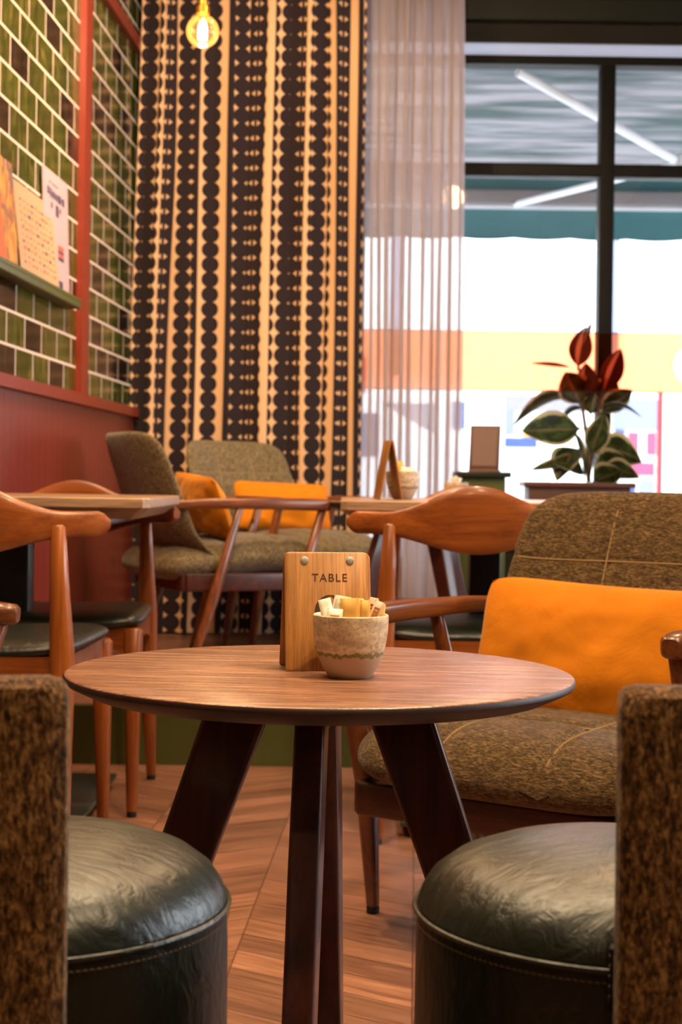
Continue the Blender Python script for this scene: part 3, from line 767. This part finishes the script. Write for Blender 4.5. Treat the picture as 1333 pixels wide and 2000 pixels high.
# ------------------------------------------------------------------ dining tables
def dining_table(x0, x1, y0, y1, label):
    cx, cy = (x0+x1)/2, (y0+y1)/2
    r = empty('dining_table', (cx, cy, 0), 0, label, 'table', 'dining tables')
    hx, hy = (x1-x0)/2, (y1-y0)/2; H = .733
    def rr(hx, hy, c, z): return [(-hx+c, -hy, z), (hx-c, -hy, z), (hx, -hy+c, z), (hx, hy-c, z), (hx-c, hy, z), (-hx+c, hy, z), (-hx, hy-c, z), (-hx, -hy+c, z)]
    bm = NB(); loft(bm, [rr(hx-.035, hy-.035, .010, H-.046), rr(hx-.004, hy-.004, .014, H-.024), rr(hx, hy, .014, H-.021), rr(hx, hy, .014, H-.003), rr(hx-.003, hy-.003, .012, H)])
    obj('table_top', bm, M['tablewood'], r, smooth=False)
    bm = NB(); box(bm, -hx+.10, hx-.10, -hy+.10, hy-.10, H-.062, H-.044, .003); obj('top_support', bm, M['seatrail'], r)
    bm = NB(); box(bm, -.037, .037, -.037, .037, .03, H-.06, .004); obj('column', bm, M['black'], r)
    bm = NB(); box(bm, -.21, .21, -.40, .24, .026, .038, .003); obj('base_plate', bm, M['greenmetal'], r)
    for sx in (-1, 1):
        for sy in (-1, 1):
            bm = NB(); lathe(bm, [(.018, 0), (.022, .002), (.022, .024), (.018, .027)], 18, cx=sx*.17, cy=sy*.28-.08); obj('foot', bm, M['padblack'], r)
    return r
dining_table(-1.11, -.41, 3.34, 3.98, 'dining table with pale wood top on the left by the red panelling')
dining_table(0.0, .70, 3.44, 4.14, 'dining table with pale wood top behind the right chairs, holding bowl and sign')

# ------------------------------------------------------------------ table number signs
def font_mesh(txt, size, extr):
    cu = bpy.data.curves.new('lettering', 'FONT'); cu.body = txt; cu.size = size; cu.extrude = extr; cu.align_x = 'CENTER'; cu.align_y = 'CENTER'; cu.space_character = 1.18
    o = bpy.data.objects.new('tmp', cu); C.objects.link(o); dg = bpy.context.evaluated_depsgraph_get(); dg.update()
    me = bpy.data.meshes.new_from_object(o.evaluated_get(dg)); bpy.data.objects.remove(o); return me
def sign(loc, rz, label, front=True):
    r = empty('table_sign', loc, rz, label, 'table sign', 'wooden table number signs')
    W, Hh, th = .052, .141, .004
    def board(side):
        bm = NB(); pts = []; c = .008
        for (cx_, cz_, a0) in ((W-c, Hh-c, 0), (-W+c, Hh-c, 90), (-W+.003, .003, 180), (W-.003, .003, 270)):
            rr = c if cz_ > .05 else .003
            for k in range(7):
                a = R(a0+15*k); pts.append((cx_+rr*math.cos(a), cz_+rr*math.sin(a)))
        rings = [[(x*.985, -th/2+.0002, Hh/2+(z-Hh/2)*.99) for x, z in pts]]+[[(x, yy, z) for x, z in pts] for yy in (-th/2+.0008, th/2-.0008)]+[[(x*.985, th/2-.0002, Hh/2+(z-Hh/2)*.99) for x, z in pts]]
        loft(bm, rings); return bm
    lean = math.atan2(.024, .141)
    top = Vector((0, 0, .1392))
    for k, sgn in enumerate((-1, 1)):
        o = obj('front_board' if sgn < 0 else 'back_board', board(0), M['signwood'], r)
        o.location = (0, sgn*.0265, .0005); o.rotation_euler = (-sgn*-1*lean*1 if False else (lean if sgn > 0 else -lean), 0, 0)
        if sgn < 0: fb = o
    fy = -th/2-.0002
    for x in (-.0278, .0275):
        bm = NB(); lathe(bm, [(.0048, 0), (.0048, .0009), (.0040, .0014), (.001, .0015)], 24)
        bmesh.ops.rotate(bm, verts=bm.verts, cent=(0, 0, 0), matrix=Matrix.Rotation(PI/2, 3, 'X')); bmesh.ops.translate(bm, verts=bm.verts, vec=(x, fy+.0002, .1312))
        obj('rivet', bm, M['metal'], fb)['label'] = 'round steel rivet'
    me = font_mesh('TABLE', .0136, .0001); lt = link('lettering', me, M['ink'], fb, smooth=False); lt.location = (.0022, fy-.0001, .1100); lt.rotation_euler = (PI/2, 0, 0)
    lt['label'] = 'engraved word TABLE'
    # numeral 9: bowl with heavy left and right sides, then a tail curling down to the left
    bm = NB(); cz = .0705; cx_ = .0025
    rings = []
    n = 48
    for (rx, rz2, y) in ((.0187, .0192, fy+.0001), (.0187, .0192, fy-.0003), (.0095, .0178, fy-.0003), (.0095, .0178, fy+.0001)):
        rings.append([(cx_+rx*math.cos(2*PI*i/n), y, cz+rz2*math.sin(2*PI*i/n)) for i in range(n)])
    loft(bm, rings, cap=False)
    rg = []
    for k in range(21):
        u = k/20; a = u*R(62)
        ox = cx_-.030+.0487*math.cos(a); oz = cz-.046*math.sin(a)*1.02; wd = .0092*(1-u)**.8+.0011
        ix = ox-wd; rg.append([(ox, fy+.0001, oz), (ox, fy-.0003, oz), (ix, fy-.0003, oz+wd*.3), (ix, fy+.0001, oz+wd*.3)])
    x0, z0 = rg[-1][0][0], rg[-1][0][2]
    rg.append([(x0-.011, fy+.0001, z0-.0020), (x0-.011, fy-.0003, z0-.0020), (x0-.0115, fy-.0003, z0+.0006), (x0-.0115, fy+.0001, z0+.0006)])
    loft(bm, rg); obj('numeral', bm, M['ink'], fb)['label'] = 'large engraved number 9'
    return r
sign((-.016, 1.880, .55), R(10), 'wooden tent sign reading TABLE 9 on the foreground coffee table')
sign((.112, 3.72, .7335), R(97), 'wooden tent sign standing edge-on on the right dining table')

# ------------------------------------------------------------------ bowls and sugar packets
t = NT('speckled_stoneware'); o_ = t.obj(); s_ = t.sep(o_)
ang = t.comb(t.math('MULTIPLY', s_[0], 70), t.math('MULTIPLY', s_[1], 70))
wl = t.math('ADD', .0300, t.math('MULTIPLY', t.math('SUBTRACT', t.noise(ang, 1.6, 4, .6), .5), .016))
up = t.math('GREATER_THAN', s_[2], wl); d_ = t.math('ABSOLUTE', t.math('SUBTRACT', s_[2], wl))
band = t.math('MULTIPLY', t.math('LESS_THAN', t.math('SUBTRACT', wl, s_[2]), .0045), t.math('SUBTRACT', 1.0, up))
spk = t.ramp(t.noise(o_, 230, 3, .7), [(.36, (.55, .50, .42, 1)), (.46, (1, 1, 1, 1))])
blot = t.ramp(t.noise(t.mapping(o_, (1, 1, 2)), 60, 3), [(.40, rgb(184, 160, 130)), (.6, rgb(220, 196, 164))])
bc = t.mix(up, t.mix(band, rgb(188, 158, 132), rgb(128, 122, 78)), t.mix(.8, blot, spk, 'MULTIPLY'))
t.p(base=bc, rough=t.math('SUBTRACT', .7, t.math('MULTIPLY', up, .25)), spec=.4); M['stone'] = t.m
def bowl(loc, label, sc=1.0):
    bm = NB(); o_p = [(.006, .0), (.0235, .0), (.0262, .0025), (.032, .012), (.0372, .024), (.0410, .038), (.0432, .054), (.0437, .066), (.0435, .0715), (.0425, .0725), (.0413, .0715), (.0408, .060), (.038, .036), (.031, .016), (.020, .008), (.002, .007)]
    lathe(bm, [(a*sc, b*sc) for a, b in o_p], 80); o = obj('sugar_bowl', bm, M['stone'], None, loc)
    return tag(o, label, 'bowl', 'stoneware sugar bowls')
B1 = (.0135, 1.800, .55)
bowl(B1, 'speckled beige stoneware bowl of sugar packets on the foreground coffee table')
B2 = (.150, 3.80, .7335)
bowl(B2, 'stoneware sugar bowl beside the edge-on sign on the right dining table', .93)
B3 = (.372, 5.05, PZ+.55)
bowl(B3, 'small stoneware bowl of sticks on the far round table by the sheer curtain', .9)
PM = {'white': plain('white_paper', rgb(250, 242, 224), .55), 'yellow': plain('kraft_yellow_paper', rgb(242, 190, 100), .55), 'pale': plain('printed_paper', rgb(228, 204, 178), .55),
      'print_o': plain('orange_print', rgb(196, 120, 30), .6), 'print_b': plain('brown_print', rgb(120, 80, 50), .6)}
def packet(bloc, x, y, ztop, w_, h_, mat, tx, ty, rz, label, printed=None, thick=.0022):
    bm = NB()
    def f(sg):
        def g(u, v):
            a = 2*u-1; b = 2*v-1
            return Vector((a*w_/2, sg*thick*max(0, 1-abs(a)**2.5)**.5*max(0, 1-abs(b)**6)**.5+.0007*math.sin(b*9+rz*5)*(1-abs(a)), -h_/2+b*h_/2))
        return g
    grid(bm, 8, 16, f(-1)); grid(bm, 8, 16, f(1)); bmesh.ops.remove_doubles(bm, verts=bm.verts, dist=.00002)
    o = obj('sugar_packet', bm, PM[mat]); o.location = (bloc[0]+x, bloc[1]+y, bloc[2]+ztop); o.rotation_euler = (tx, ty, rz)
    tag(o, label, 'sugar packet', 'sugar packets in bowls')
    if printed:
        bm = NB()
        for k in range(4): box(bm, -w_*.28, w_*.28, -thick-.0006, -thick-.0001, -.010-k*.0042, -.0078-k*.0042)
        obj('print_lines', bm, PM[printed], o, smooth=False)
    return o
packet(B1, -.031, -.004, .090, .015, .056, 'white', R(-6), R(-12), R(15), 'white sugar packet at the left rim of the front bowl')
packet(B1, -.008, -.014, .0885, .020, .054, 'white', R(4), R(14), R(-10), 'creased white sugar packet leaning right beside the leftmost one in the front bowl')
packet(B1, -.018, -.019, .0800, .018, .030, 'white', R(-10), R(4), R(0), 'low white packet with a yellow stripe at the left front rim', 'print_o')
packet(B1, -.009, .010, .0925, .020, .056, 'white', R(2), R(10), R(10), 'white packet standing behind the kraft yellow ones in the front bowl')
packet(B1, -.002, -.016, .0920, .022, .056, 'yellow', R(-4), R(-4), R(-6), 'widest kraft yellow packet in the middle of the front bowl')
packet(B1, .0105, -.010, .0915, .010, .056, 'yellow', R(-2), R(6), R(30), 'narrow kraft yellow packet right of the widest yellow one')
packet(B1, .0165, -.016, .0900, .012, .056, 'yellow', R(-6), R(2), R(-8), 'second narrow kraft packet just left of the printed ones')
packet(B1, .0265, -.008, .0925, .0115, .058, 'pale', R(-3), R(12), R(10), 'tall printed packet with brown marks leaning right in the front bowl', 'print_b')
packet(B1, .0335, -.012, .0885, .0115, .054, 'pale', R(-6), R(22), R(-6), 'slanted printed packet near the right rim of the front bowl', 'print_o')
packet(B1, .0360, -.004, .0850, .0085, .044, 'yellow', R(0), R(6), R(10), 'small yellow packet at the right rim of the front bowl')
packet(B2, -.010, -.006, .092, .020, .058, 'yellow', R(-3), R(-8), R(0), 'tall yellow packet rising from the bowl on the right dining table')
packet(B2, -.024, -.004, .078, .016, .045, 'yellow', R(0), R(-14), R(0), 'short yellow packet at the left of the dining table bowl')
packet(B2, .006, -.010, .078, .022, .045, 'white', R(-5), R(8), R(0), 'white packet in the middle of the dining table bowl')
packet(B2, .022, -.004, .076, .018, .042, 'white', R(0), R(16), R(8), 'white packet at the right of the dining table bowl')
packet(B3, -.014, -.004, .082, .010, .048, 'pale', R(0), R(-14), R(0), 'brown stick packet at left of the far bowl')
packet(B3, .0, -.008, .086, .012, .050, 'pale', R(0), R(6), R(0), 'tallest stick packet in the far bowl')
packet(B3, .014, -.003, .080, .010, .046, 'white', R(0), R(16), R(0), 'white stick packet at right of the far bowl')

# ------------------------------------------------------------------ shelf and leaflets on the tile wall
n_ = Vector((1, -.0489, 0)).normalized(); tdir = Vector((.0489, 1, 0)).normalized()
def onwall(y, off, z): return Vector((wx(y), y, z))+n_*off
sh = empty('magazine_shelf', onwall(4.75, 0, 1.335), 0, 'narrow green ledge holding magazines on the tiled wall', 'shelf')
sh.rotation_euler = (0, 0, math.atan(-.0489))
bm = NB(); box(bm, 0.0, .050, -.73, .27, -.020, 0, .002); box(bm, .044, .050, -.73, .27, 0, .012, .001); obj('ledge', bm, M['green'], sh)
def leaflet(y, w_, h_, off, mat, name, label, tilt=.0, marks=None, cat='magazine'):
    r = obj(name, box(NB(), -.0015, .0015, -w_/2, w_/2, 0, h_), mat, smooth=False)
    lean = math.atan2(off-.006, h_)
    r.location = onwall(y, off, 1.3365); r.rotation_euler = (tilt, -lean, math.atan(-.0489)); tag(r, label, cat, 'leaflets on the wall ledge')
    if marks:
        for nm, items, mm in marks:
            bm = NB()
            for (a0, a1, b0, b1) in items: box(bm, .0014, .0020, -w_/2+a0*w_, -w_/2+a1*w_, b0*h_, b1*h_)
            pr_ = obj(nm, bm, mm, r, smooth=False)
            if nm == 'small_drawings': pr_['kind'] = 'stuff'
    return r
t = NT('painted_cover'); o_ = t.obj()
t.p(base=t.ramp(t.noise(t.mapping(o_, (1, 1, .7)), 22, 4, .6, 1.0), [(.36, rgb(80, 84, 96)), (.47, rgb(150, 92, 54)), (.55, rgb(200, 140, 66)), (.66, rgb(206, 150, 48))]), rough=.5)
cover = t.m
cr_ = plain('cream_cover', rgb(184, 148, 114), .6); pkp = plain('pale_pink_paper', rgb(186, 154, 160), .6); orr = plain('red_orange_cover', rgb(224, 96, 58), .5)
ik = plain('navy_ink', rgb(60, 58, 84), .7); io = plain('ochre_ink', rgb(196, 130, 60), .7); ir = plain('rust_ink', rgb(190, 92, 60), .7)
rn = random.Random(4)
leaflet(4.10, .09, .25, .042, orr, 'magazine', 'orange red magazine at the left end of the wall ledge')
leaflet(4.175, .26, .30, .030, cover, 'magazine', 'painterly yellow and grey magazine cover second from the left on the ledge')
items = [(.10+.095*i+rn.uniform(0, .02), .10+.095*i+rn.uniform(.03, .075), .14+.075*j, .14+.075*j+rn.uniform(.012, .04)) for i in range(9) for j in range(10)]
leaflet(4.545, .46, .265, .036, cr_, 'magazine', 'cream page covered with small drawings in the middle of the ledge', marks=[('small_drawings', items[0::3], ik), ('small_drawings', items[1::3], io), ('small_drawings', items[2::3], ir)])
head = [(.16, .24, .80, .865), (.27, .34, .785, .86), (.37, .45, .785, .85), (.48, .55, .785, .845), (.58, .70, .78, .85), (.74, .84, .78, .845)]
head.append((.16, .84, .812, .822)); head2 = [(.30, .36, .70, .75), (.48, .60, .655, .75), (.64, .70, .70, .74), (.55, .72, .03, .13), (.25, .30, .90, .915), (.35, .60, .90, .91)]
leaflet(4.82, .33, .37, .018, pkp, 'flyer', 'tall pale pink flyer with dark heading at the right end of the ledge', marks=[('heading', head, ik), ('small_print', head2[:3], ik), ('logo_mark', head2[3:4], ik), ('small_print', head2[4:], ik), ('colour_bars', [(.55, .78, .385, .425)], ir), ('colour_bars', [(.55, .78, .335, .36)], ir), ('colour_bars', [(.55, .78, .30, .33)], ik), ('colour_bars', [(.55, .78, .362, .383)], ik)], cat='flyer')

# ------------------------------------------------------------------ green stand with menu
st = empty('green_stand', (.505, 5.62, PZ), 0, 'olive green stand with lipped top beside the window', 'stand')
bm = NB(); box(bm, -.078, .078, -.10, .10, 0, .635, .004); obj('body', bm, M['green'], st)
bm = NB(); box(bm, -.096, .096, -.118, .118, .635, .655, .003); obj('top', bm, M['darkgreen'], st)
mn = empty('menu_holder', (.512, 5.60, PZ+.655), R(-14), 'brown wooden menu holder standing on the green stand', 'menu holder')
bm = NB(); box(bm, -.055, .055, -.006, .006, 0, .170, .003, M=Matrix.Translation((0, .0, .0))@Matrix.Rotation(R(-10), 4, 'X')); obj('board', bm, plain('brown_board', rgb(84, 54, 42), .5), mn)
bm = NB(); box(bm, -.044, .044, -.0085, -.0065, .02, .155, .0, M=Matrix.Rotation(R(-10), 4, 'X')); obj('menu_page', bm, plain('menu_page', rgb(112, 84, 76), .6), mn)
bm = NB(); box(bm, -.055, .055, -.012, .045, 0, .008, .002); obj('foot', bm, plain('brown_foot', rgb(110, 70, 50), .5), mn)

# ------------------------------------------------------------------ planter and rubber plant outside the glass
px_, py_ = 1.01, 6.49
pl = empty('planter_box', (px_-.03, py_, PZ), 0, 'brown wooden planter box standing at the window', 'planter')
bm = NB(); box(bm, -.21, .21, -.085, .085, 0, .602, .004); obj('box_body', bm, plain('brown_planter', rgb(86, 54, 42), .6), pl)
bm = NB(); box(bm, -.23, .23, -.10, .10, .602, .624, .004); obj('rim', bm, plain('brown_planter_rim', rgb(98, 62, 48), .5), pl)
t = NT('variegated_leaf'); uv = t.uv(); s_ = t.sep(uv)
nz = t.noise(uv, 5, 4, .6, .5)
edge = t.math('ADD', t.math('ABSOLUTE', t.math('SUBTRACT', s_[1], .5)), t.math('MULTIPLY', t.math('SUBTRACT', nz, .5), .28))
g = t.ramp(nz, [(.4, rgb(40, 54, 24)), (.6, rgb(84, 100, 48))])
vein = t.math('LESS_THAN', t.math('ABSOLUTE', t.math('SUBTRACT', s_[1], .5)), .02)
col = t.mix(t.math('GREATER_THAN', edge, .40), g, rgb(200, 186, 150)); col = t.mix(vein, col, rgb(150, 120, 96))
t.p(base=col, rough=.35, spec=.5); M['leaf'] = t.m
t = NT('young_red_leaf'); uv = t.uv(); s_ = t.sep(uv)
nz = t.noise(uv, 4, 3)
st_ = t.math('LESS_THAN', t.math('ABSOLUTE', t.math('SUBTRACT', s_[1], .62)), .10)
t.p(base=t.mix(st_, t.mix(nz, rgb(96, 48, 34), rgb(60, 40, 34)), rgb(206, 180, 172)), rough=.35); M['redleaf'] = t.m
pt_ = empty('rubber_plant', (px_+.02, py_, .7845), 0, 'variegated rubber plant with reddish top leaves in the planter', 'plant'); pt_.scale = (1.07, .9, 1.01)
bm = NB(); tube(bm, [(0, 0, 0), (-.005, 0, .15), (-.03, 0, .32), (-.045, 0, .48)], [.010, .009, .007, .004], 10); tube(bm, [(0, 0, .02), (.02, 0, .15), (.035, 0, .30), (.055, .0, .42)], [.008, .007, .006, .004], 10)
obj('stem', bm, plain('brown_stem', rgb(96, 72, 50), .6), pt_)
def leaf(p0, p1, wd, sag, roll, mat, lift=0.0):
    wd *= 1.5
    p0 = Vector(p0); p1 = Vector(p1); d = p1-p0; L = d.length; d.normalize()
    up = Vector((0, 0, 1)); side = d.cross(up)
    if side.length < .1: side = Vector((1, 0, 0))
    side.normalize(); nn = side.cross(d)
    side2 = side*math.cos(roll)+nn*math.sin(roll); nn2 = side2.cross(d)
    bm = NB(); uvl = bm.loops.layers.uv.new('UVMap'); nu, nv = 18, 8; vs = []
    for i in range(nu+1):
        u = i/nu; wdt = wd*math.sin(PI*min(1, max(0, (u-.10)/.90))**.85)**.8 if u > .10 else .003
        wdt = max(wdt, .003) if u < .98 else .001
        row = []
        for j in range(nv+1):
            v = j/nv; a = 2*v-1
            p = p0+d*(L*u)+side2*(a*wdt)+nn2*(abs(a)**1.5*wdt*.28)+Vector((0, 0, -sag*u*u+lift*math.sin(PI*u)))
            row.append(bm.verts.new(p))
        vs.append(row)
    for i in range(nu):
        for j in range(nv):
            f = bm.faces.new((vs[i][j], vs[i+1][j], vs[i+1][j+1], vs[i][j+1]))
            for lp, (a_, b_) in zip(f.loops, ((i, j), (i+1, j), (i+1, j+1), (i, j+1))): lp[uvl].uv = (a_/nu, b_/nv)
    bmesh.ops.solidify(bm, geom=bm.faces[:], thickness=.0012)
    return obj('leaf', bm, M[mat], pt_)
# positions measured from plant base (x right, z up)
leaf((-.03, -.01, .33), (-.30, -.03, .255), .040, .03, R(25), 'leaf', .05)
leaf((-.02, -.02, .22), (-.27, -.06, .205), .052, .0, R(70), 'leaf')
leaf((-.03, .0, .14), (-.13, -.05, -.0), .050, .0, R(20), 'leaf', .03)
leaf((-.02, -.01, .10), (-.23, -.03, .045), .022, .0, R(40), 'leaf')
leaf((-.01, .0, .30), (-.13, .03, .22), .034, .02, R(20), 'leaf', .03)
leaf((.02, .0, .12), (.20, -.04, .115), .052, .03, R(60), 'leaf', .02)
leaf((.02, .0, .06), (.14, -.02, .10), .046, .0, R(50), 'leaf')
leaf((.03, .0, .30), (.20, -.03, .300), .028, .035, R(10), 'leaf', .02)
leaf((.0, -.02, .10), (.05, -.05, .28), .034, .0, R(75), 'leaf')
leaf((.01, -.01, .0), (.12, -.06, .05), .045, .0, R(45), 'leaf')
leaf((-.02, -.02, .0), (-.04, -.05, .15), .036, .0, R(70), 'leaf')
leaf((.06, .02, .05), (.10, .02, .16), .032, .0, R(70), 'leaf')
leaf((-.03, .0, .33), (-.02, -.02, .49), .044, .0, R(80), 'redleaf')
leaf((-.03, -.01, .31), (-.10, -.02, .45), .050, .0, R(85), 'leaf')
leaf((-.05, .0, .46), (-.02, .0, .64), .032, .0, R(80), 'redleaf')
leaf((-.03, .0, .56), (.005, .0, .66), .010, .0, R(60), 'redleaf')
leaf((-.06, .0, .47), (-.235, -.01, .485), .014, .0, R(30), 'redleaf')
leaf((.05, .0, .36), (.115, -.02, .55), .030, .0, R(80), 'redleaf')
leaf((.04, .0, .32), (.10, .01, .43), .045, .0, R(80), 'leaf')
leaf((-.02, -.03, .05), (-.07, -.09, .20), .040, .0, R(65), 'leaf')
leaf((.02, -.03, .02), (.19, -.05, .02), .036, .0, R(55), 'leaf', .03)
leaf((-.01, -.02, .02), (-.15, -.05, .08), .036, .0, R(50), 'leaf', .02)
leaf((.04, .0, .28), (.16, -.03, .38), .034, .0, R(60), 'leaf')
leaf((.0, .0, .27), (.03, .0, .40), .045, .0, R(80), 'leaf')
